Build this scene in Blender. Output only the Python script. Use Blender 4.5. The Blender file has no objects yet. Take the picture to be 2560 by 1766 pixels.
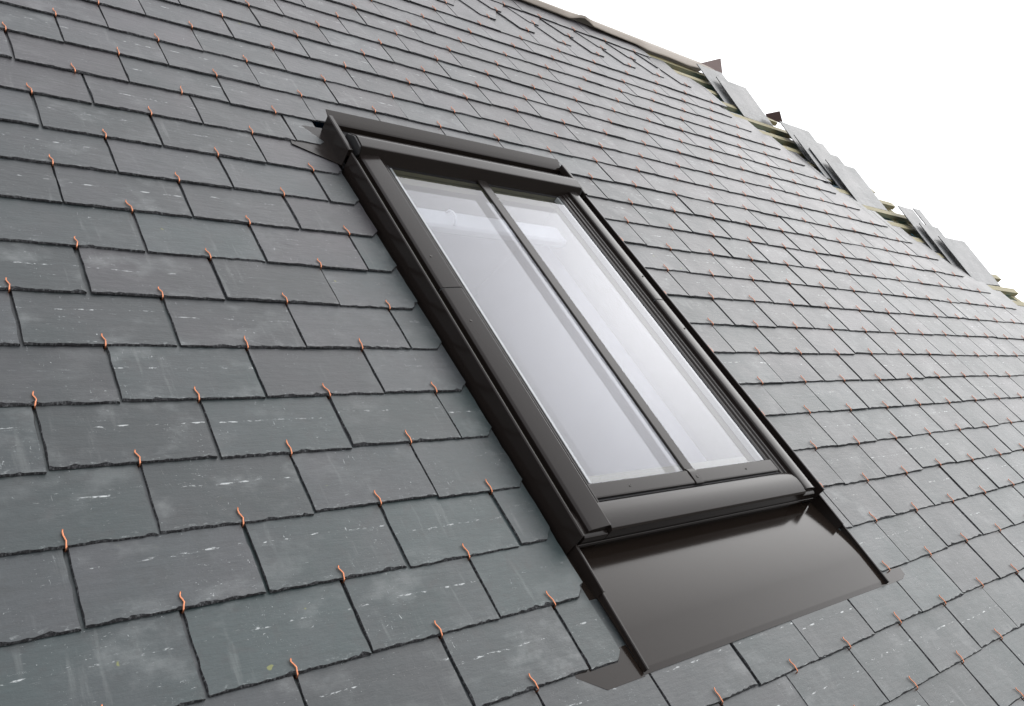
import bpy, math, random
from mathutils import Vector, Matrix
random.seed(11)

# ------------------------------------------------------------------ frame of the roof
W = 0.225            # one slate width with its joint, metres
G = 0.5114           # gauge (exposed height) in slate widths
C45 = math.sqrt(0.5)
Z0 = 5.6             # height of the roof frame's origin above the ground
def world(u, v, h):  # u along the courses, v down the slope, h outwards, all in slate widths
    return Vector((u*W, (-C45*v - C45*h)*W, Z0 + (-C45*v + C45*h)*W))

scene = bpy.context.scene
# ------------------------------------------------------------------ camera
CAM = (-1.7556, 5.3651, 4.3558)
RX = (0.7508219, 0.45727037, 0.47662384)     # right, in (u, v, h)
RY = (0.00661967, 0.71635978, -0.69769968)   # down
RZ = (0.66047154, -0.52700329, -0.53483163)  # forward
FPX = 2142.25
def wdir(a): return world(*a) - world(0, 0, 0)
cam_d = bpy.data.cameras.new('camera'); cam = bpy.data.objects.new('camera', cam_d)
scene.collection.objects.link(cam); scene.camera = cam
cam_d.sensor_width = 36; cam_d.lens = 36*FPX/2560; cam_d.clip_end = 2000; cam_d.clip_start = 0.02
x_, y_, z_ = (wdir(a).normalized() for a in (RX, RY, RZ))
m = Matrix((x_, -y_, -z_)).transposed().to_4x4(); m.translation = world(*CAM)
cam.matrix_world = m
def pix(u, v, h=0):   # where a roof point falls in the picture, only used to sort slates by size
    d = [u-CAM[0], v-CAM[1], h-CAM[2]]
    X, Y, Z = (sum(a*b for a, b in zip(r, d)) for r in (RX, RY, RZ))
    return (1280+FPX*X/Z, 883+FPX*Y/Z, Z) if Z > .05 else (-9999, -9999, 99)

# ------------------------------------------------------------------ sky, sun, exposure
SUN_EL, SUN_AZ = math.radians(37), math.radians(87)      # azimuth clockwise from +Y
w = bpy.data.worlds.new('World'); scene.world = w; w.use_nodes = True
nt = w.node_tree; nt.nodes.clear()
sky = nt.nodes.new('ShaderNodeTexSky'); sky.sky_type = 'NISHITA'; sky.sun_disc = False
sky.sun_elevation = SUN_EL; sky.sun_rotation = SUN_AZ; sky.dust_density = 2.6; sky.air_density = 1.6
hs = nt.nodes.new('ShaderNodeHueSaturation'); hs.inputs['Saturation'].default_value = 0.10
bg = nt.nodes.new('ShaderNodeBackground'); bg.inputs['Strength'].default_value = 0.15
ow = nt.nodes.new('ShaderNodeOutputWorld')
cloud = nt.nodes.new('ShaderNodeMix'); cloud.data_type = 'RGBA'; cloud.inputs[0].default_value = .70     # even cloud deck over the clear sky
cn = nt.nodes.new('ShaderNodeTexNoise'); cn.inputs['Scale'].default_value = 1.6; cn.inputs['Detail'].default_value = 3      # soft lumps in the cloud
tcw = nt.nodes.new('ShaderNodeTexCoord'); nt.links.new(tcw.outputs['Generated'], cn.inputs['Vector'])
cr = nt.nodes.new('ShaderNodeMix'); cr.data_type = 'RGBA'; cr.inputs[6].default_value = (6.6, 6.7, 7.0, 1); cr.inputs[7].default_value = (9.6, 9.7, 10.0, 1)
nt.links.new(cn.outputs[0], cr.inputs[0]); nt.links.new(cr.outputs[2], cloud.inputs[7])
nt.links.new(sky.outputs[0], hs.inputs['Color']); nt.links.new(hs.outputs[0], cloud.inputs[6]); nt.links.new(cloud.outputs[2], bg.inputs[0]); nt.links.new(bg.outputs[0], ow.inputs[0])
sd = bpy.data.lights.new('sun', 'SUN'); sd.energy = 0.55; sd.angle = math.radians(80); sd.color = (1, .97, .93)
so = bpy.data.objects.new('sun', sd); scene.collection.objects.link(so)
sdir = Vector((math.sin(SUN_AZ)*math.cos(SUN_EL), math.cos(SUN_AZ)*math.cos(SUN_EL), math.sin(SUN_EL)))
so.rotation_euler = sdir.to_track_quat('Z', 'Y').to_euler()
vs = scene.view_settings; vs.view_transform = 'Standard'; vs.look = 'None'; vs.gamma = 1; vs.use_curve_mapping = False
vs.exposure = 0.72
scene.cycles.max_bounces = 6; scene.cycles.diffuse_bounces = 2; scene.cycles.glossy_bounces = 3

# ------------------------------------------------------------------ materials
class MT:
    def __init__(s, name):
        s.m = bpy.data.materials.new(name); s.m.use_nodes = True; s.t = s.m.node_tree; s.t.nodes.clear()
        s.out = s.n('ShaderNodeOutputMaterial')
    def n(s, ty, **k):
        nd = s.t.nodes.new(ty)
        for a, b in k.items(): setattr(nd, a, b)
        return nd
    def put(s, sock, val):
        if hasattr(val, 'node'): s.t.links.new(val, sock)
        else: sock.default_value = val
    def math(s, op, a, b=0.0, c=None, clamp=False):
        nd = s.n('ShaderNodeMath', operation=op, use_clamp=clamp); s.put(nd.inputs[0], a); s.put(nd.inputs[1], b)
        if c is not None: s.put(nd.inputs[2], c)
        return nd.outputs[0]
    def mix(s, f, a, b):
        nd = s.n('ShaderNodeMix', data_type='RGBA'); s.put(nd.inputs[0], f)
        s.put(nd.inputs[6], a if hasattr(a, 'node') else (*a, 1)); s.put(nd.inputs[7], b if hasattr(b, 'node') else (*b, 1))
        return nd.outputs[2]
    def noise(s, vec, scale, detail=4, rough=.55, dist=0):
        nd = s.n('ShaderNodeTexNoise'); s.put(nd.inputs['Vector'], vec); nd.inputs['Scale'].default_value = scale
        nd.inputs['Detail'].default_value = detail; nd.inputs['Roughness'].default_value = rough; nd.inputs['Distortion'].default_value = dist
        return nd.outputs[0]
    def scale(s, vec, v, rotz=0):
        nd = s.n('ShaderNodeMapping'); s.put(nd.inputs[0], vec); nd.inputs['Scale'].default_value = v; nd.inputs['Rotation'].default_value = (0, 0, rotz)
        return nd.outputs[0]
    def ramp(s, f, a, b, c=0.0, d=1.0):
        nd = s.n('ShaderNodeMapRange', interpolation_type='SMOOTHSTEP'); s.put(nd.inputs[0], f)
        for i, x in enumerate((a, b, c, d)): nd.inputs[1+i].default_value = x
        return nd.outputs[0]
    def bump(s, h, st, dist=.002):
        nd = s.n('ShaderNodeBump'); nd.inputs['Strength'].default_value = st; nd.inputs['Distance'].default_value = dist; s.put(nd.inputs['Height'], h)
        return nd.outputs[0]
    def bsdf(s, **k):
        nd = s.n('ShaderNodeBsdfPrincipled')
        for a, b in k.items():
            a = a.replace('_', ' '); s.put(nd.inputs[a], (*b, 1) if isinstance(b, tuple) and len(b) == 3 and 'Color' in a else b)
        s.t.links.new(nd.outputs[0], s.out.inputs[0]); return s.m

def slate_material():
    t = MT('slate'); at = t.n('ShaderNodeAttribute', attribute_name='loc'); vec = at.outputs['Vector']
    sp = t.n('ShaderNodeSeparateXYZ'); t.put(sp.inputs[0], vec); x, y, z = sp.outputs
    wn = t.n('ShaderNodeTexWhiteNoise', noise_dimensions='1D'); t.put(wn.inputs['W'], z)
    sc = t.n('ShaderNodeSeparateColor'); t.put(sc.inputs[0], wn.outputs['Color']); r1, r2, r3 = sc.outputs
    n1 = t.noise(vec, 1.7, 4); n2 = t.noise(t.scale(vec, (5, 22, 1), .25), 1, 6, .65); n3 = t.noise(vec, 70, 3, .7)
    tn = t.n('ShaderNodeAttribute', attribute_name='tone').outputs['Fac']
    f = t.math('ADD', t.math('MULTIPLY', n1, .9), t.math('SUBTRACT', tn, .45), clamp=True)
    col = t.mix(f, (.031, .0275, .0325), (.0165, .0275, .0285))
    br = t.math('ADD', t.math('MULTIPLY', r2, .62), .62)
    br = t.math('MULTIPLY', br, t.math('ADD', t.math('MULTIPLY', n2, .7), .65))
    br = t.math('MULTIPLY', br, t.math('ADD', t.math('MULTIPLY', n3, .5), .75))
    vm = t.n('ShaderNodeVectorMath', operation='SCALE'); t.put(vm.inputs[0], col); t.put(vm.inputs['Scale'], br); col = vm.outputs[0]
    # pale bloom, run-off streaks, scratches, the dashed setting-out line of the slater
    bloom = t.math('MULTIPLY', t.ramp(t.noise(t.scale(vec, (1, 1.4, 3)), 2.6, 5, .6), .5, .75), t.math('ADD', t.math('MULTIPLY', r3, .38), .05))
    col = t.mix(bloom, col, (.18, .19, .19))
    stk = t.math('MULTIPLY', t.ramp(t.noise(t.scale(vec, (15, 1.6, 2), .12), 1, 4, .6), .56, .74), t.ramp(t.noise(vec, 1.3, 2), .47, .62))
    col = t.mix(t.math('MULTIPLY', stk, .22), col, (.2, .21, .205))
    wob = t.math('MULTIPLY', t.math('SUBTRACT', t.noise(vec, 2.2, 2), .5), .05)
    line = t.math('ABSOLUTE', t.math('SUBTRACT', t.math('SUBTRACT', y, t.math('ADD', .27, t.math('MULTIPLY', r1, .09))), wob))
    lm = t.math('MULTIPLY', t.ramp(line, .009, .002), t.ramp(t.noise(t.scale(vec, (11, 30, 1)), 1, 4, .7), .54, .63))
    lm = t.math('MULTIPLY', lm, t.math('GREATER_THAN', r3, .3))
    sA = t.ramp(t.noise(t.scale(vec, (26, 90, 1), .5), 1, 5, .7, .8), .645, .70)
    sB = t.ramp(t.noise(t.scale(vec, (70, 17, 1), .15), 1, 5, .7, .6), .655, .715)
    pat = t.ramp(t.noise(vec, 3.1, 3), .47, .62)
    sc_ = t.math('MULTIPLY', t.math('MAXIMUM', sA, sB), pat)
    col = t.mix(t.math('MULTIPLY', t.math('MAXIMUM', sc_, lm), .9), col, (.42, .44, .44))
    fleck = t.math('MULTIPLY', t.ramp(y, .055, .008), t.ramp(t.noise(t.scale(vec, (26, 50, 1)), 1, 4, .7), .55, .66))
    col = t.mix(t.math('MULTIPLY', fleck, .42), col, (.26, .28, .28))
    spots = t.math('MULTIPLY', t.ramp(t.noise(t.scale(vec, (1, 1, 2)), 7, 6, .7, .4), .52, .68), .45)
    col = t.mix(spots, col, (.018, .020, .021))
    lich = t.math('MULTIPLY', t.ramp(t.noise(vec, 9, 2), .755, .79), t.ramp(r2, .55, .7))
    col = t.mix(t.math('MULTIPLY', lich, .7), col, (.16, .17, .03))
    ro = t.math('ADD', t.math('MULTIPLY', n1, .14), .36)
    hgt = t.math('ADD', t.math('MULTIPLY', n2, .7), t.math('ADD', t.math('MULTIPLY', n3, .15), t.math('MULTIPLY', n1, 1.6)))
    return t.bsdf(Base_Color=col, Roughness=ro, Specular_IOR_Level=.66, Normal=t.bump(hgt, .5, .003))
def edge_material():
    t = MT('slate_riven_edge'); at = t.n('ShaderNodeAttribute', attribute_name='loc'); vec = at.outputs['Vector']
    n = t.noise(t.scale(vec, (1, 1, 1)), 60, 5, .7)
    col = t.mix(t.ramp(n, .45, .75), (.020, .020, .022), (.13, .135, .14))
    return t.bsdf(Base_Color=col, Roughness=.85, Specular_IOR_Level=.25, Normal=t.bump(n, .9, .004))
def simple(name, col, rough, spec=.5, metal=0, bump=0, bscale=40, var=.15, rvar=0.0):
    t = MT(name); tc = t.n('ShaderNodeTexCoord'); v = tc.outputs['Object']
    n = t.noise(v, bscale, 5); n2 = t.noise(v, bscale*.13, 3)
    c = t.mix(n2, tuple(x*(1-var) for x in col), tuple(min(1, x*(1+var)) for x in col))
    kw = dict(Base_Color=c, Roughness=t.math('ADD', rough-rvar*.5, t.math('MULTIPLY', n2, rvar)) if rvar else rough, Specular_IOR_Level=spec, Metallic=metal)
    if bump: kw['Normal'] = t.bump(n, bump, .002)
    return t.bsdf(**kw)
def wood_material(name, a, b):
    t = MT(name); tc = t.n('ShaderNodeTexCoord')
    n = t.noise(t.scale(tc.outputs['Object'], (3, 60, 60)), 1, 5, .6)
    return t.bsdf(Base_Color=t.mix(n, a, b), Roughness=.7, Normal=t.bump(n, .3, .001))
def glass_material():
    t = MT('glazing'); lw = t.n('ShaderNodeLayerWeight'); lw.inputs[0].default_value = .5; F0 = .068
    fz = t.math('ADD', F0, t.math('MULTIPLY', 1-F0, t.math('POWER', lw.outputs['Facing'], 5.0)))
    gl = t.n('ShaderNodeBsdfGlossy'); gl.inputs['Roughness'].default_value = .012; gl.inputs['Color'].default_value = (.95, .95, 1, 1)
    tr = t.n('ShaderNodeBsdfTransparent'); tr.inputs[0].default_value = (.82, .835, .85, 1)
    mx = t.n('ShaderNodeMixShader'); t.put(mx.inputs[0], fz); t.put(mx.inputs[1], tr.outputs[0]); t.put(mx.inputs[2], gl.outputs[0])
    t.t.links.new(mx.outputs[0], t.out.inputs[0]); return t.m
M = dict(slate=slate_material(), edge=edge_material(),
    copper=simple('copper', (.55, .225, .125), .25, .5, 1, .1, 200, .35),
    metal=simple('brown_painted_aluminium', (.0125, .0098, .0088), .20, .19, 0, .05, 7, .15, .10),
    apron=simple('brown_flashing_sheet', (.0135, .0098, .0078), .15, .25, 0, .16, 4, .18, .08),
    rubber=simple('black_gasket', (.012, .012, .013), .55, .4),
    pine=wood_material('pine_sash', (.10, .095, .05), (.15, .14, .08)),
    batten=wood_material('treated_batten', (.17, .15, .085), (.30, .265, .15)),
    membrane=simple('blue_membrane', (.10, .45, .72), .5, .4, 0, .3, 30),
    dark=simple('dark_felt', (.03, .03, .035), .8, .3),
    felt=simple('cream_ridge_membrane', (.28, .245, .21), .6, .3, 0, .25, 12),
    spacer=simple('pale_spacer', (.33, .34, .33), .4, .5),
    bar=simple('pale_bar', (.34, .34, .35), .5, .4),
    plaster=simple('white_plaster', (.56, .55, .57), .8, .2),
    glass=glass_material(), screw=simple('screw_head', (.10, .095, .09), .35, .5, .6),
    ground=simple('ground', (.12, .115, .10), .9, .2, 0, .3, 2, .3),
    render=simple('house_render', (.55, .53, .49), .85, .2, 0, .3, 30),
    underside=simple('slate_underside', (.10, .065, .060), .7, .3, 0, .4, 30))

# ------------------------------------------------------------------ object helpers
COL = scene.collection
def tag(o, label=None, category=None, group=None, kind=None):
    for k, x in (('label', label), ('category', category), ('group', group), ('kind', kind)):
        if x: o[k] = x
    return o
class Thing:                       # an Empty lying in the roof plane at (u0, v0)
    def __init__(s, name, u0, v0, label, category):
        s.e = bpy.data.objects.new(name, None); COL.objects.link(s.e); s.u0, s.v0 = u0, v0
        s.e.location = world(u0, v0, 0); s.e.rotation_euler = (math.radians(45), 0, 0); s.e.empty_display_size = .1
        tag(s.e, label, category)
    def loc(s, u, v, h): return ((u-s.u0)*W, (s.v0-v)*W, h*W)
def obj(name, verts, faces, mat, parent=None, loc=None, rot=None, bevel=0, smooth=False, matidx=None, attr=None):
    me = bpy.data.meshes.new(name); me.from_pydata(verts, [], faces)
    for x in (mat if isinstance(mat, (list, tuple)) else [mat]): me.materials.append(x)
    if matidx: me.polygons.foreach_set('material_index', matidx)
    if attr:
        a = me.attributes.new('loc', 'FLOAT_VECTOR', 'POINT'); a.data.foreach_set('vector', [c for p in attr for c in p[:3]])
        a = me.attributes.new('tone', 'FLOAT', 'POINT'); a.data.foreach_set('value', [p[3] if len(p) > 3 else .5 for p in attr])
    if smooth: me.polygons.foreach_set('use_smooth', [True]*len(me.polygons))
    me.update()
    o = bpy.data.objects.new(name, me); COL.objects.link(o)
    if parent: o.parent = parent
    if loc: o.location = loc
    if rot: o.rotation_euler = rot
    if bevel:
        b = o.modifiers.new('bevel', 'BEVEL'); b.width = bevel; b.segments = 2; b.limit_method = 'ANGLE'; b.angle_limit = math.radians(28)
        o.modifiers.new('wn', 'WEIGHTED_NORMAL').keep_sharp = True
        me.polygons.foreach_set('use_smooth', [True]*len(me.polygons))
    return o
def _ext(n, a, b):
    f = [tuple(range(n))[::-1], tuple(range(n, 2*n))]
    f += [(i, (i+1) % n, n+(i+1) % n, n+i) for i in range(n)]
    return f
def fixn(o):
    import bmesh
    bm = bmesh.new(); bm.from_mesh(o.data); bmesh.ops.recalc_face_normals(bm, faces=bm.faces); bm.to_mesh(o.data); bm.free(); return o
def along_v(T, name, prof, v0, v1, mat, bevel=.0012, parent=None):   # prof = closed loop of (u, h)
    n = len(prof); vs = [T.loc(u, v0, h) for u, h in prof]+[T.loc(u, v1, h) for u, h in prof]
    return fixn(obj(name, vs, _ext(n, 0, 0), mat, parent or T.e, bevel=bevel))
def along_u(T, name, prof, u0, u1, mat, bevel=.0012, parent=None):   # prof = closed loop of (v, h)
    n = len(prof); vs = [T.loc(u0, v, h) for v, h in prof]+[T.loc(u1, v, h) for v, h in prof]
    return fixn(obj(name, vs, _ext(n, 0, 0), mat, parent or T.e, bevel=bevel))
def sheet(T, name, pts, thick, mat, bevel=0, parent=None):           # flat polygon of (u, v, h) with a thickness
    n = len(pts); vs = [T.loc(*p) for p in pts]+[T.loc(p[0], p[1], p[2]-thick) for p in pts]
    return fixn(obj(name, vs, _ext(n, 0, 0), mat, parent or T.e, bevel=bevel))
def open_strip(pts, t):      # thicken an open polyline of 2-D points into a closed loop
    out, back = [], []
    for i, p in enumerate(pts):
        a = pts[max(0, i-1)]; b = pts[min(len(pts)-1, i+1)]; dx, dy = b[0]-a[0], b[1]-a[1]; L = math.hypot(dx, dy) or 1
        out.append(p); back.append((p[0]+dy/L*t, p[1]-dx/L*t))
    return out+back[::-1]

# ------------------------------------------------------------------ ground and house below
g = obj('ground', [(-400, -400, 0), (400, -400, 0), (400, 400, 0), (-400, 400, 0)], [(0, 1, 2, 3)], M['ground']); tag(g, kind='structure')

# ------------------------------------------------------------------ the roof
V0 = 6.4
roof = Thing('slate_roof', 0, V0, 'half finished grey slate roof with copper hooks and bare battens along its hip', 'roof')
K_RIDGE = -18.35
def hip_u(k): return 16.2+.3616*(k-K_RIDGE)
WIN_L, WIN_R = 2.87, 6.60            # slates stop here beside the window
ENDS = {-17: 13.93, -16: 13.75, -15: 14.59, -14: 15.44, -13: 15.1, -12: 15.37, -11: 16.0, -10: 16.46, -9: 16.98, -8: 16.55,
        -7: 16.96, -6: 17.58, -5: 18.04, -4: 18.57, -3: 19.07, -2: 19.68}
def end_u(k): return ENDS.get(k, 19.68+.55*(k+2))
def shift(k, u):
    if k <= -5: return -.065-.0075*max(0, u)
    if u < 5: return 0.0
    return -.14+.03*max(0, min(4.6, u-9))
ALPHA = .021/G                       # lie of each slate against the roof plane
TH = .0165                            # thickness in slate widths
LEN = 2.85*G

def clip(poly, tags, a, b, c, nt):   # keep a*x + b*y <= c
    out, ot = [], []
    n = len(poly)
    for i in range(n):
        p, q = poly[i], poly[(i+1) % n]; dp, dq = a*p[0]+b*p[1]-c, a*q[0]+b*q[1]-c
        if dp <= 0:
            out.append(p); ot.append(tags[i])
            if dq > 0:
                f = dp/(dp-dq); out.append((p[0]+f*(q[0]-p[0]), p[1]+f*(q[1]-p[1]))); ot.append(nt)
        elif dq <= 0:
            f = dp/(dp-dq); out.append((p[0]+f*(q[0]-p[0]), p[1]+f*(q[1]-p[1]))); ot.append(tags[i])
    return out, ot
def slate_geometry(poly, tags, dist, rid, rng):
    """ragged, dressed slate; poly counter-clockwise in (x across, y up from the tail), slate widths"""
    step = max(.016, .0058*dist); top, mid, bot = [], [], []
    n = len(poly)
    for i in range(n):
        p, q = poly[i], poly[(i+1) % n]; L = math.hypot(q[0]-p[0], q[1]-p[1]); tg = tags[i]
        if L < 1e-4: continue
        nx, ny = (q[1]-p[1])/L, -(q[0]-p[0])/L
        cnt = max(1, int(L/(step if tg == 't' else step*2.6 if tg == 's' else 9)))
        run = 0
        for j in range(cnt):
            f = (j+(rng.uniform(-.3, .3) if j else 0))/cnt; x, y = p[0]+f*(q[0]-p[0]), p[1]+f*(q[1]-p[1])
            if tg == 't': ins, jit = .004+.012*rng.random()**2, .0022
            elif tg == 's': ins, jit = .002+.007*rng.random()**2, .0025
            else: ins, jit = .002, 0
            if tg == 't' and rng.random() < .05: run = rng.uniform(.006, .018)
            ins += run; run *= .45
            o = rng.uniform(-jit, jit)
            if j == 0: o = 0
            bot.append((x+nx*o, y+ny*o)); mid.append((x+nx*(o-ins*.35), y+ny*(o-ins*.35))); top.append((x+nx*(o-ins), y+ny*(o-ins)))
    N = len(top); vs, at = [], []
    for ring, z in ((top, 0), (mid, -TH*.5), (bot, -TH)):
        for x, y in ring:
            zz = z if ring is not mid else z*(.7+.6*rng.random())
            vs.append((x*W, y*W, zz*W)); at.append((x, y, rid))
    fs = [tuple(range(N))]; mi = [0]
    for r in (0, 1):
        for i in range(N):
            fs.append((r*N+i, (r+1)*N+i, (r+1)*N+(i+1) % N, r*N+(i+1) % N)); mi.append(1)
    return vs, fs, mi, at
def tube(path, r, sides=6):
    vs, fs = [], []
    n = len(path)
    for i, p in enumerate(path):
        a = Vector(path[max(0, i-1)]); b = Vector(path[min(n-1, i+1)]); d = (b-a).normalized()
        s = d.cross(Vector((1, 0, .001))); 
        if s.length < .1: s = d.cross(Vector((0, 1, 0)))
        s.normalize(); t = d.cross(s)
        for j in range(sides):
            q = Vector(p)+(s*math.cos(2*math.pi*j/sides)+t*math.sin(2*math.pi*j/sides))*r; vs.append(tuple(q))
    for i in range(n-1):
        for j in range(sides): fs.append((i*sides+j, i*sides+(j+1) % sides, (i+1)*sides+(j+1) % sides, (i+1)*sides+j))
    fs += [tuple(range(sides))[::-1], tuple(range((n-1)*sides, n*sides))]
    return vs, fs
def hook_geometry(rng):
    s = rng.uniform(.003, .011); le = rng.uniform(.086, .11); ln = rng.uniform(-.012, .012)
    P = [(0, .05, -.034), (0, -.008, -.034), (.001, -.019, -.022), (.001, -.019, -.004), (.001, -.010, .0075), (s*.4, .012, .0085),
         (s, .030, .0085), (s*.3+ln*.4, .048, .0085), (-s*.8+ln*.7, .066, .009), (-s*.9+ln, le*.84, .010), (-s*.5+ln, le, .015)]
    return tube([tuple(c*W for c in p) for p in P], .0053*W, 6)
hook_meshes = []
for i in range(8):
    a, b = hook_geometry(random.Random(40+i)); me = bpy.data.meshes.new('hook'); me.from_pydata(a, [], b); me.materials.append(M['copper'])
    me.polygons.foreach_set('use_smooth', [True]*len(me.polygons)); hook_meshes.append(me)

# lay out every slate
specs = []
rng = random.Random(5)
for k in range(-17, 13):
    for n in range(-4, 25):
        base = n+(.5 if k % 2 else 0)
        uc = base+shift(k, base)+rng.uniform(-.0035, .0035)
        wdt = 1-rng.choice((.011, .013, .016, .020, .030))
        v = k*G+rng.uniform(-.012, .012)
        L = 1.0 if k == 9 and 2.2 < uc < 7.2 else LEN if k > -16 else min(LEN, (k-K_RIDGE)*G)
        lo, hi = uc-wdt/2, uc+wdt/2
        if k in (-15, -16):          # tapered tails of the two courses below the ridge course
            a = .19 if k == -15 else .13
            poly = [(-a, 0), (a, 0), (wdt/2, G*1.0), (wdt/2, L), (-wdt/2, L), (-wdt/2, G*1.0)]; tags = list('tsshst')
            tags = ['t', 's', 's', 'h', 's', 't']
        else:
            poly = [(-wdt/2, 0), (wdt/2, 0), (wdt/2, L), (-wdt/2, L)]; tags = ['t', 's', 'h', 's']
        hook = True
        if -5 < k < 9:
            if lo < WIN_L < hi:
                poly, tags = clip(poly, tags, 1, 0, WIN_L-uc+rng.uniform(-.01, .01), 's')
                xr = max(p[0] for p in poly); poly, tags = clip(poly, tags, 1, -1, xr-rng.uniform(.07, .11), 't')
                hook = uc < WIN_L-.05
                if WIN_L-lo < .12: continue
            elif lo < WIN_R < hi:
                poly, tags = clip(poly, tags, -1, 0, -(WIN_R-uc), 's')
                if k >= 7:
                    xl = min(p[0] for p in poly); poly, tags = clip(poly, tags, -1, -1, -xl-rng.uniform(.10, .14), 't')
                hook = uc > WIN_R+.05
                if hi-WIN_R < .12: continue
            elif lo >= WIN_L and hi <= WIN_R: continue
        if k == 9 and 2.6 < uc < 6.9:
            hook = True
        e = end_u(k)
        if lo > e-.06: continue
        if hi > e-.25:
            poly, tags = clip([(p[0] if p[0] < wdt/2-.001 else 1.2, p[1]) for p in poly] if k not in (-15, -16) else poly, tags, 1, 0, e-uc, 's')
            hook = uc < e-.02
        # hip cut through the heads of the last slates
        if hi > e-2.0:   # u <= 17.55 + .41*(kk + 9.3), kk = (v - y)/G
            poly, tags = clip(poly, tags, 1, .41/G, 18.08+.41*(v/G+9.3)-uc, 's')
        if len(poly) < 3 or max(p[1] for p in poly)-min(p[1] for p in poly) < .1: continue
        if max(p[0] for p in poly)-min(p[0] for p in poly) < .08: continue
        px, py, Z = pix(uc, v-.25)
        if not (-700 < px < 3300 and -500 < py < 2300): continue
        inside = -60 < px < 2620 and -60 < py < 1826
        specs.append(dict(k=k, u=uc, v=v, poly=poly, tags=tags, hook=hook, Z=Z, big=(1 if inside else 0)*1e3-Z))
specs.sort(key=lambda s: -s['big'])
stuff_v, stuff_f, stuff_m, stuff_a = [], [], [], []; hv, hf = [], []
E3 = roof.e
for i, s in enumerate(specs):
    r = random.Random(1000+i); rid = r.uniform(0, 400)
    vs_, fs, mi, at = slate_geometry(s['poly'], s['tags'], s['Z'], rid, r)
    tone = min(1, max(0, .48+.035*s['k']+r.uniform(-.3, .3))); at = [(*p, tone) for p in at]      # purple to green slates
    loc = roof.loc(s['u'], s['v'], r.uniform(-.003, .004)); rot = (-math.atan(ALPHA)+r.uniform(-.003, .003), r.uniform(-.004, .004), r.uniform(-.006, .006))
    mt = Matrix.Translation(loc) @ Matrix.Rotation(rot[2], 4, 'Z') @ Matrix.Rotation(rot[1], 4, 'Y') @ Matrix.Rotation(rot[0], 4, 'X')
    hm = hook_meshes[r.randrange(8)]
    if i < 300:
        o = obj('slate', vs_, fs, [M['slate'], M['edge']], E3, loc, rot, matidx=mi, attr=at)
        if s['hook']:
            hk = bpy.data.objects.new('hook', hm); COL.objects.link(hk); hk.parent = o; hk.rotation_euler = (0, 0, r.uniform(-.12, .12))
    else:
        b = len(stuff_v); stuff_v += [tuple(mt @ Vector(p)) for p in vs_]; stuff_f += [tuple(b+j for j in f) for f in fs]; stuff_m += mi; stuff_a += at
        if s['hook']:
            b = len(hv); m2 = mt @ Matrix.Rotation(r.uniform(-.12, .12), 4, 'Z')
            hv += [tuple(m2 @ x.co) for x in hm.vertices]; hf += [tuple(b+j for j in p.vertices) for p in hm.polygons]
print('slates', len(specs))
if stuff_v:
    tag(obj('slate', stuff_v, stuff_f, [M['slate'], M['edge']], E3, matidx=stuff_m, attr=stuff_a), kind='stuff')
    tag(obj('hook', hv, hf, M['copper'], E3, smooth=True), kind='stuff')

# membrane under the slates, with the window's opening, and the roof faces behind ridge and hip
HB = -.30
kb = 13.5
def rp(u, v, h): return roof.loc(u, v, h)
ul, vt, vb_ = -6, K_RIDGE*G, kb*G
ow_ = (3.0, 6.45, -2.2, 3.1)
P = [rp(ul, vt, HB), rp(ow_[0], vt, HB), rp(ow_[1], vt, HB), rp(hip_u(K_RIDGE), vt, HB),
     rp(ul, ow_[2], HB), rp(ow_[0], ow_[2], HB), rp(ow_[1], ow_[2], HB), rp(hip_u(ow_[2]/G), ow_[2], HB),
     rp(ul, ow_[3], HB), rp(ow_[0], ow_[3], HB), rp(ow_[1], ow_[3], HB), rp(hip_u(ow_[3]/G), ow_[3], HB),
     rp(ul, vb_, HB), rp(ow_[0], vb_, HB), rp(ow_[1], vb_, HB), rp(hip_u(kb), vb_, HB)]
F = [(4*r+c+4, 4*r+c+5, 4*r+c+1, 4*r+c) for r in range(3) for c in range(3) if (r, c) != (1, 1)]
obj('roof_membrane', P, F, M['membrane'], E3)
inv = Matrix.Rotation(math.radians(-45), 4, 'X')
def towards(p, d, L):       # a point L slate widths from local p along a world direction
    q = inv.to_3x3() @ Vector(d); return tuple(Vector(p)+q*L*W)
a, b, c_ = P[0], P[3], P[15]
obj('rear_roof_face', [a, b, towards(b, (0, C45, -C45), 20), towards(a, (0, C45, -C45), 20)], [(0, 1, 2, 3)], M['dark'], E3)
obj('hip_roof_face', [b, c_, towards(c_, (C45, 0, -C45), .2), towards(b, (C45, 0, -C45), 20)], [(0, 1, 2, 3)], M['dark'], E3)

# battens left bare between the finished slates and the hip
rb = random.Random(3)
for k in range(-18, 5):
    kk = k+.42; u1 = hip_u(kk)+rb.uniform(.05, .55); u0 = min(end_u(max(-17, k))-1.0, u1-2.5)
    v = kk*G; hh, ht = -.15, -.045
    along_u(roof, 'batten', [(v-.085, hh), (v+.085, hh), (v+.085, ht), (v-.085, ht)], u0, u1, M['batten'], .001)
# counter battens running up the slope under them
for u in (13.2, 15.2, 17.2, 19.2, 21.2):
    k0 = max(K_RIDGE+.2, K_RIDGE+(u-16.2)/.3616+.3)
    along_v(roof, 'counter_batten', [(u-.11, HB+.005), (u+.11, HB+.005), (u+.11, -.152), (u-.11, -.152)], k0*G, 4*G, M['batten'], .001)
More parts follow.
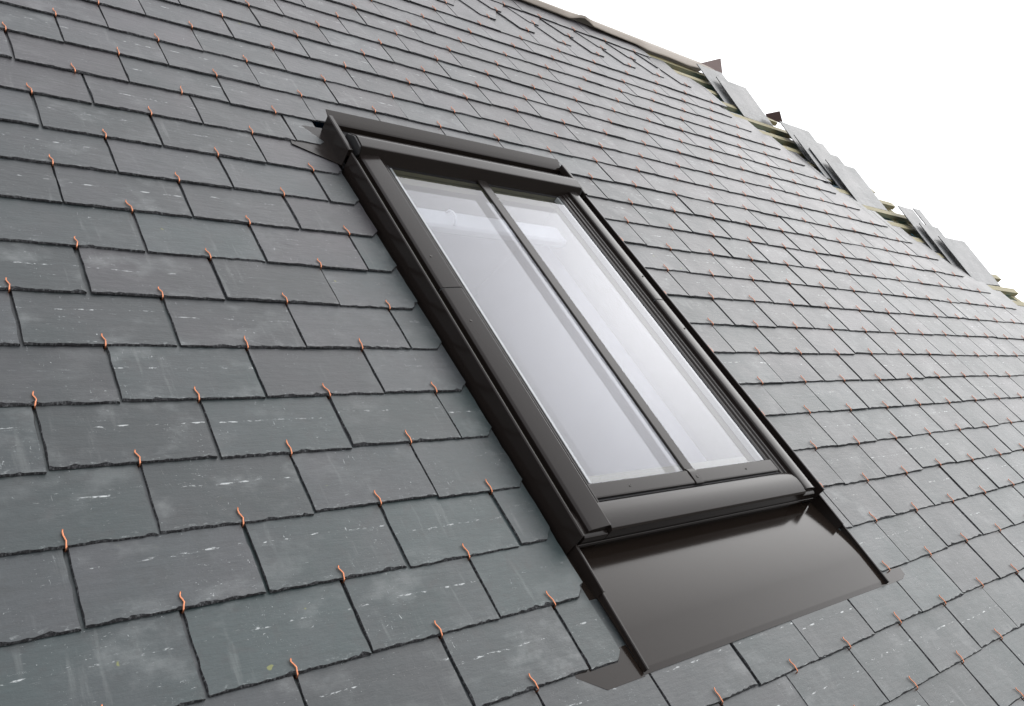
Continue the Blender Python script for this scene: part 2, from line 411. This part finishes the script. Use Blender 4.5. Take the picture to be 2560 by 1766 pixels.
# the hip rafter that carries the batten ends
hr = [(K_RIDGE, 0), (4.5, 0)]
pts = []
for k, _ in hr:
    for du in (-.16, .16):
        for h in (-.75, -.16): pts.append(rp(hip_u(k)+du-.1, k*G, h))
fixn(obj('hip_rafter', pts, [(0, 1, 3, 2), (4, 6, 7, 5), (0, 4, 5, 1), (2, 3, 7, 6), (1, 5, 7, 3), (0, 2, 6, 4)], M['batten'], E3))

# loose hip slates hung on the battens, tails dipping behind the finished courses
HT = .16; HC = CAM[2]
def lift(u, k, h):  # point at height h on the same sight line as the measured roof point
    v = k*G; return u+(CAM[0]-u)*h/HC, v+(CAM[1]-v)*h/HC
loose = [(16.45, 17.56, -18.58), (16.81, 18.13, -17.70), (17.95, 19.37, -14.50), (17.96, 19.40, -13.32), (18.07, 19.54, -12.26), (18.31, 19.83, -11.42),
         (19.94, 20.80, -8.44), (20.97, 21.40, -8.60), (20.10, 21.19, -7.10), (20.52, 22.19, -6.24)]
for i, (ua, ub, k) in enumerate(loose):
    h = HT+.012*(i % 4)
    a, v = lift(ua, k, h); b, _ = lift(ub, k, h); wd = b-a; r = random.Random(70+i)
    poly = [(0, 0), (wd, 0), (wd, LEN), (0, LEN)]; tags = ['t', 's', 's', 's']
    vs_, fs, mi, at = slate_geometry(poly, tags, 18, r.uniform(0, 400), r)
    tilt = math.atan(.154)
    vt_ = v+LEN*math.cos(tilt); ht_ = h-LEN*math.sin(tilt)
    obj('hip_slate', vs_, fs, [M['slate'], M['edge']], E3, rp(a, vt_, ht_), (tilt, 0, r.uniform(-.02, .02)), matidx=mi, attr=at)
# slates of the far face that stick up beyond the hip, seen from their undersides
def plate(A, B, Cc, name='hip_slate'):
    A, B, Cc = (Vector(rp(*p)) for p in (A, B, Cc)); n = (B-A).cross(Cc-A).normalized()*.006     # triangular hip cut
    q = [A, B, Cc, Cc+(A-B)*.25, A+(Cc-B)*.25]; vs_ = [tuple(p) for p in q]+[tuple(p+n) for p in q]
    fixn(obj(name, vs_, _ext(5, 0, 0), M['underside'], E3))
def lk(u, k, h): a, v = lift(u, k, h); return (a, v, h)
plate((16.08, -17.95*G, .10), (17.34, -18.9*G, .30), (17.14, -17.95*G, .10))
plate((17.08, -14.21*G, .10), (17.41, -14.09*G, .30), (17.67, -13.91*G, .10))

# folded ridge membrane, its free edge lifting in waves
rr = random.Random(9); vs_, fs = [], []
keys = [(3, 0, 0), (6, .15, .02), (9, .05, .02), (10.2, .2, .03), (11.0, .15, .02), (11.5, .28, .03), (12.05, .02, .11), (12.3, .42, .05), (12.9, .40, .03), (13.7, .40, .02), (14.1, .85, .03), (14.8, .82, .04), (15.6, .9, .03), (16.3, .75, .05), (16.9, .7, .02)]
def kf(u, j):
    for a, b in zip(keys, keys[1:]):
        if a[0] <= u <= b[0]:
            f = (u-a[0])/(b[0]-a[0]); f = f*f*(3-2*f); return a[j]*(1-f)+b[j]*f
    return keys[-1][j]
nU = 110
for i in range(nU+1):
    u = 3+i*(13.8/nU); d, hh = kf(u, 1), kf(u, 2); sg = .18*max(0, u-13)
    crest = K_RIDGE+.05+sg*.25
    prof = [((-18.22+d*.75)*G, .010+hh), ((-18.28+d*.7)*G, .028+hh), ((crest*.5+(-18.25+d*.7)*.5)*G, .085+hh*.7), ((crest-.02)*G, .112+hh*.2), ((crest-.25)*G, .06), ((crest-.9)*G, -.35)]
    for v, h in prof: vs_.append(rp(u, v, h))
for i in range(nU):
    for j in range(5): a = i*6+j; fs.append((a, a+6, a+7, a+1))
o = obj('ridge_membrane', vs_, fs, M['felt'], E3, smooth=True)
o.modifiers.new('thick', 'SOLIDIFY').thickness = .003

# ------------------------------------------------------------------ the roof window
win = Thing('skylight', 4.7, 3.2, 'brown metal roof window with two tall panes and a slim glazing bar', 'skylight')
HG = .12; GL, GR, GT, GB = 3.40, 6.02, -1.66, 2.71
# sash and frame body (hidden under the covers)
for a, b, v0, v1 in ((3.02, 3.395, -1.9, 3.12), (6.025, 6.39, -1.9, 3.12)):
    along_v(win, 'frame_side', [(a, -.45), (b, -.45), (b, HG-.012), (a, HG-.012)], v0, v1, M['pine'], 0)
along_u(win, 'frame_head', [(-2.0, -.45), (-1.665, -.45), (-1.665, HG-.012), (-2.0, HG-.012)], 3.02, 6.39, M['pine'], 0)
along_u(win, 'frame_sill', [(2.715, -.45), (3.1, -.45), (3.1, HG-.012), (2.715, HG-.012)], 3.02, 6.39, M['pine'], 0)
# glazing
for name, h in (('outer_pane', HG), ('inner_pane', HG-.075)):
    obj(name, [win.loc(*p) for p in ((GL-.004, GB+.004, h), (GR+.004, GB+.004, h), (GR+.004, GT-.004, h), (GL-.004, GT-.004, h))], [(0, 1, 2, 3)], M['glass'], win.e)
for a, b in ((GL+.012, GL+.045), (GR-.045, GR-.012)):
    along_v(win, 'spacer', [(a, HG-.07), (b, HG-.07), (b, HG-.004), (a, HG-.004)], GT+.02, GB-.02, M['spacer'], 0)
# side covers, each in two lengths with a butt joint
Lp = [(3.040, .00), (3.040, .150), (3.044, .165), (3.056, .175), (3.074, .180), (3.15, .190), (3.255, .203), (3.268, .200), (3.272, .188), (3.272, .09)]
Rp = [(6.178, .09), (6.178, .188), (6.184, .197), (6.200, .203), (6.26, .205), (6.32, .199), (6.36, .186), (6.385, .170), (6.40, .150), (6.404, .07)]
JL, JR = .40, .36
def screw(parent, T, u, v, h, r=.010):
    n = 10; vs_ = []; 
    for rr_, hh in ((r, 0), (r, .004), (r*.7, .008)):
        for i in range(n): a = 2*math.pi*i/n; vs_.append(T.loc(u+rr_*math.cos(a), v+rr_*math.sin(a), h+hh))
    for i in range(n): a = 2*math.pi*i/n; vs_.append(T.loc(u+r*.3*math.cos(a), v+r*.3*math.sin(a), h+.004))
    fs = [(l*n+i, l*n+(i+1) % n, (l+1)*n+(i+1) % n, (l+1)*n+i) for l in range(3) for i in range(n)]+[tuple(range(3*n, 4*n))]
    return obj('screw', vs_, fs, M['screw'], parent, smooth=False)
for prof, j, us in ((Lp, JL, 3.14), (Rp, JR, 6.29)):
    up = along_v(win, 'side_cover', prof, -1.95, j-.006, M['metal'], .0006)
    lw = along_v(win, 'side_cover', prof, j+.006, 3.15, M['metal'], .0006)
    hs_ = .188 if us < 4 else .2025
    screw(up, win, us, -.05, hs_, .013); screw(lw, win, us, .85, hs_, .013)
    along_v(win, 'cover_joint_backing', [(p[0], p[1]-.006) for p in prof], j-.02, j+.02, M['rubber'], 0)
# gaskets and glazing profiles beside the panes
along_v(win, 'glazing_profile', [(3.274, .08), (3.274, .165), (3.295, .168), (3.300, .155), (3.318, .155), (3.323, .162), (3.340, .162), (3.344, .135), (3.400, .124), (3.400, .08)], -1.8, 2.97, M['metal'], .0005)
along_v(win, 'gasket', [(3.374, .118), (3.392, .132), (3.402, .130), (3.410, .1205)], -1.66, 2.71, M['rubber'], 0)
along_v(win, 'glazing_profile', [(6.018, .08), (6.018, .126), (6.03, .131), (6.066, .133), (6.070, .148), (6.086, .150), (6.090, .146), (6.118, .148), (6.122, .162), (6.140, .164), (6.144, .158), (6.174, .162), (6.174, .08)], -1.8, 2.93, M['metal'], .0005)
along_v(win, 'gasket', [(6.006, .1205), (6.014, .128), (6.030, .128), (6.030, .118)], -1.66, 2.71, M['rubber'], 0)
# glazing bar between the panes
bar = along_v(win, 'glazing_bar', [(4.655, .1205), (4.655, .139), (4.663, .146), (4.787, .146), (4.795, .139), (4.795, .1205)], -1.70, 2.70, M['metal'], .0006)
along_u(win, 'bar_foot', [(2.70, .13), (2.70, .1465), (2.73, .158), (2.75, .160), (2.86, .158), (2.872, .152), (2.872, .13)], 4.675, 4.79, M['metal'], .0006, parent=bar)
screw(bar, win, 4.745, 2.80, .158, .016)
# bottom rail: glazing bead, slot, big rounded cover and its front
bead = along_u(win, 'bottom_bead', [(2.712, .1205), (2.712, .140), (2.722, .148), (2.845, .150), (2.862, .146), (2.866, .10)], 3.345, 6.06, M['metal'], .0006)
for us in (3.82, 5.55): screw(bead, win, us, 2.79, .148, .011)
along_u(win, 'slot_gasket', [(2.86, .09), (2.86, .125), (2.885, .138), (2.893, .125), (2.925, .125), (2.925, .09)], 3.28, 6.2, M['rubber'], 0)
prof = [(2.90, .08), (2.905, .156), (2.92, .170), (2.96, .184), (3.02, .193), (3.08, .194), (3.13, .190), (3.165, .182), (3.182, .166), (3.184, .05), (3.176, .02), (3.16, -.09), (3.0, -.09)]
along_u(win, 'bottom_cover', prof, 3.276, 6.174, M['metal'], .0008)
for a, b in ((3.005, 3.272), (6.178, 6.404)):
    along_u(win, 'corner_block', [(v, h*.72) for v, h in prof], a, b, M['metal'], .0008)
along_u(win, 'drip_strip', [(3.186, .02), (3.194, .018), (3.194, .045), (3.186, .05)], 2.98, 6.46, M['metal'], .0006)
# hood over the head
hood = [(-2.05, .08), (-2.045, .21), (-2.03, .224), (-2.00, .236), (-1.905, .281), (-1.89, .285), (-1.86, .286), (-1.745, .277), (-1.725, .272), (-1.712, .255), (-1.695, .19), (-1.665, .128), (-1.66, .09), (-1.9, .05)]
hd = along_u(win, 'hood', hood, 3.035, 6.375, M['metal'], .0008)
for u0, u1 in ((3.008, 3.033), (6.377, 6.402)):
    along_u(win, 'hood_end_cap', [(v, h-.012) for v, h in hood[:11]]+[(-1.75, .05), (-2.03, .05)], u0, u1, M['rubber'], .0006, parent=hd)
along_u(win, 'hood_back_strip', [(-2.33, .02), (-2.33, .06), (-2.06, .06), (-2.06, .02)], 2.97, 6.48, M['rubber'], .0006)
# white plaster lining below the sash and the room behind
lin = []
a0, a1, b0, b1 = 3.38, 6.04, -1.68, 2.73
ring = [(a0, b1), (a1, b1), (a1, b0), (a0, b0)]
rg2 = [(a0, b1+1.2), (a1, b1+1.2), (a1, b0-.4), (a0, b0-.4)]
vsl = [win.loc(u, v, -.44) for u, v in ring]+[win.loc(u, v, -1.9) for u, v in rg2]
obj('lining', vsl, [(0, 1, 5, 4), (1, 2, 6, 5), (2, 3, 7, 6), (3, 0, 4, 7)], M['plaster'], win.e)
R0 = [(a0-5, b0-6), (a1+6, b0-6), (a1+6, b1+6), (a0-5, b1+6)]
vs_ = [win.loc(u, v, -1.9) for u, v in rg2]+[win.loc(u, v, -1.9) for u, v in (R0[3], R0[2], R0[1], R0[0])]+[win.loc(u, v, -10) for u, v in (R0[3], R0[2], R0[1], R0[0])]
obj('room_shell', vs_, [(0, 1, 5, 4), (1, 2, 6, 5), (2, 3, 7, 6), (3, 0, 4, 7), (4, 5, 9, 8), (5, 6, 10, 9), (6, 7, 11, 10), (7, 4, 8, 11), (8, 9, 10, 11)], M['plaster'], win.e)
vb = along_u(win, 'ventilation_bar', [(-1.30, -.22), (-1.02, -.22), (-1.00, -.20), (-1.00, -.13), (-1.03, -.10), (-1.28, -.10), (-1.30, -.12)], 3.54, 5.88, M['bar'], .002)
a_, b_ = tube([win.loc(u, v, h) for u, v, h in ((4.10, -1.02, -.10), (4.10, -1.04, -.05), (4.12, -1.10, -.03), (4.13, -1.18, -.03), (4.12, -1.24, -.05), (4.12, -1.26, -.10))], .014*W, 8)
obj('handle', a_, b_, M['plaster'], vb, smooth=True)
# pine sash seen through the glass
for nm, pr in (('sash_side', (3.40, 3.52)), ('sash_side', (5.90, 6.02))):
    along_v(win, nm, [(pr[0], -.30), (pr[1], -.30), (pr[1], HG-.085), (pr[0], HG-.085)], GT, GB, M['pine'], .001)
along_u(win, 'sash_head', [(GT, -.30), (GT+.16, -.30), (GT+.16, HG-.085), (GT, HG-.085)], 3.53, 5.89, M['pine'], .001)
along_u(win, 'sash_foot', [(GB-.14, -.30), (GB, -.30), (GB, HG-.085), (GB-.14, HG-.085)], 3.53, 5.89, M['pine'], .001)

# ------------------------------------------------------------------ flashing round the window
fl = Thing('window_flashing', 4.7, 4.2, 'dark brown sheet metal flashing with a wide apron below the roof window', 'flashing')
t = .006
# side upstands with a folded top edge
along_v(fl, 'side_flashing', [(2.93, -.08), (2.93, .178), (2.938, .186), (2.952, .186), (2.956, .176), (2.944, .172), (2.944, -.08)], -1.70, 3.19, M['metal'], .0004)
along_v(fl, 'side_flashing', [(6.506, -.08), (6.506, .172), (6.496, .176), (6.50, .186), (6.514, .186), (6.522, .178), (6.522, -.08)], -1.70, 3.19, M['metal'], .0004)
along_v(fl, 'gutter', open_strip([(2.944, -.05), (3.03, -.05)], .01), -2.3, 3.17, M['rubber'], 0)
along_v(fl, 'gutter', open_strip([(6.41, -.03), (6.506, -.03)], .01), -2.3, 3.17, M['rubber'], 0)
# corner boxes at the head
along_v(fl, 'corner_box', [(2.905, -.06), (2.905, .195), (2.915, .204), (2.955, .204), (2.965, .196), (2.965, .12), (2.918, .12), (2.918, -.06)], -2.36, -1.72, M['metal'], .0006)
along_v(fl, 'corner_box', [(6.545, -.06), (6.545, .195), (6.535, .204), (6.495, .204), (6.485, .196), (6.485, .12), (6.532, .12), (6.532, -.06)], -2.36, -1.72, M['metal'], .0006)
# head upstand behind the hood
along_u(fl, 'head_flashing', open_strip([(-2.28, -.02), (-2.33, .03), (-2.335, .118), (-2.345, .128), (-2.41, .156), (-2.50, .184)], .008), 2.935, 6.515, M['apron'], .0004)
# soakers: the corners of the side gutters that lap onto the slates beside the head
sheet(fl, 'soaker', [(2.42, -1.98, -.004), (2.92, -1.70, .004), (2.92, -2.4, .004), (2.50, -2.4, -.02)], .006, M['metal'])
sheet(fl, 'soaker', [(6.53, -2.3, .002), (6.53, -1.66, .004), (6.88, -1.93, .0), (6.84, -2.2, -.02)], .006, M['apron'])
for a, b in ((2.55, 2.945), (6.506, 6.95)):
    sheet(fl, 'side_soaker', [(a, 3.2, -.075), (b, 3.2, -.075), (b, -2.62, -.075), (a, -2.62, -.075)], .005, M['metal'])
# apron with ribs and the flanges under the slates at both sides
AV0, AV1 = 3.15, 4.235
ap = []
for i in range(41):
    f = i/40; ap.append((AV0+f*.75, -.082*(1-f)**1.6+.001))
ap += [(4.19, .001), (AV1, -.010)]
ap = ap+[(v, h-.006) for v, h in ap[::-1]]
apr = along_u(fl, 'apron', ap, 2.945, 6.66, M['apron'], 0)
def rib(u, dv0, dv1, hh, sgn):
    return along_v(fl, 'rib', [(u, -.095), (u, hh), (u+sgn*.006, hh+.006), (u+sgn*.022, hh+.004), (u+sgn*.022, hh-.006), (u+sgn*.012, hh-.006), (u+sgn*.012, -.095)], dv0, dv1, M['metal'], .0003)
rib(2.948, 3.17, 3.60, .052, 1); rib(2.955, 3.60, 4.22, .030, 1)
rib(6.60, 3.17, 3.55, .060, -1); rib(6.645, 3.50, 4.23, .030, -1)
sheet(fl, 'flange', [(2.36, 4.10, -.018), (2.56, 4.245, -.010), (2.95, 4.245, -.010), (2.95, 3.2, -.068), (2.6, 3.2, -.068)], .005, M['apron'])
sheet(fl, 'flange', [(6.655, 4.24, -.010), (7.0, 4.235, -.0103), (7.10, 4.20, -.0122), (7.12, 4.12, -.0166), (7.1, 3.2, -.068), (6.655, 3.2, -.068)], .005, M['apron'])
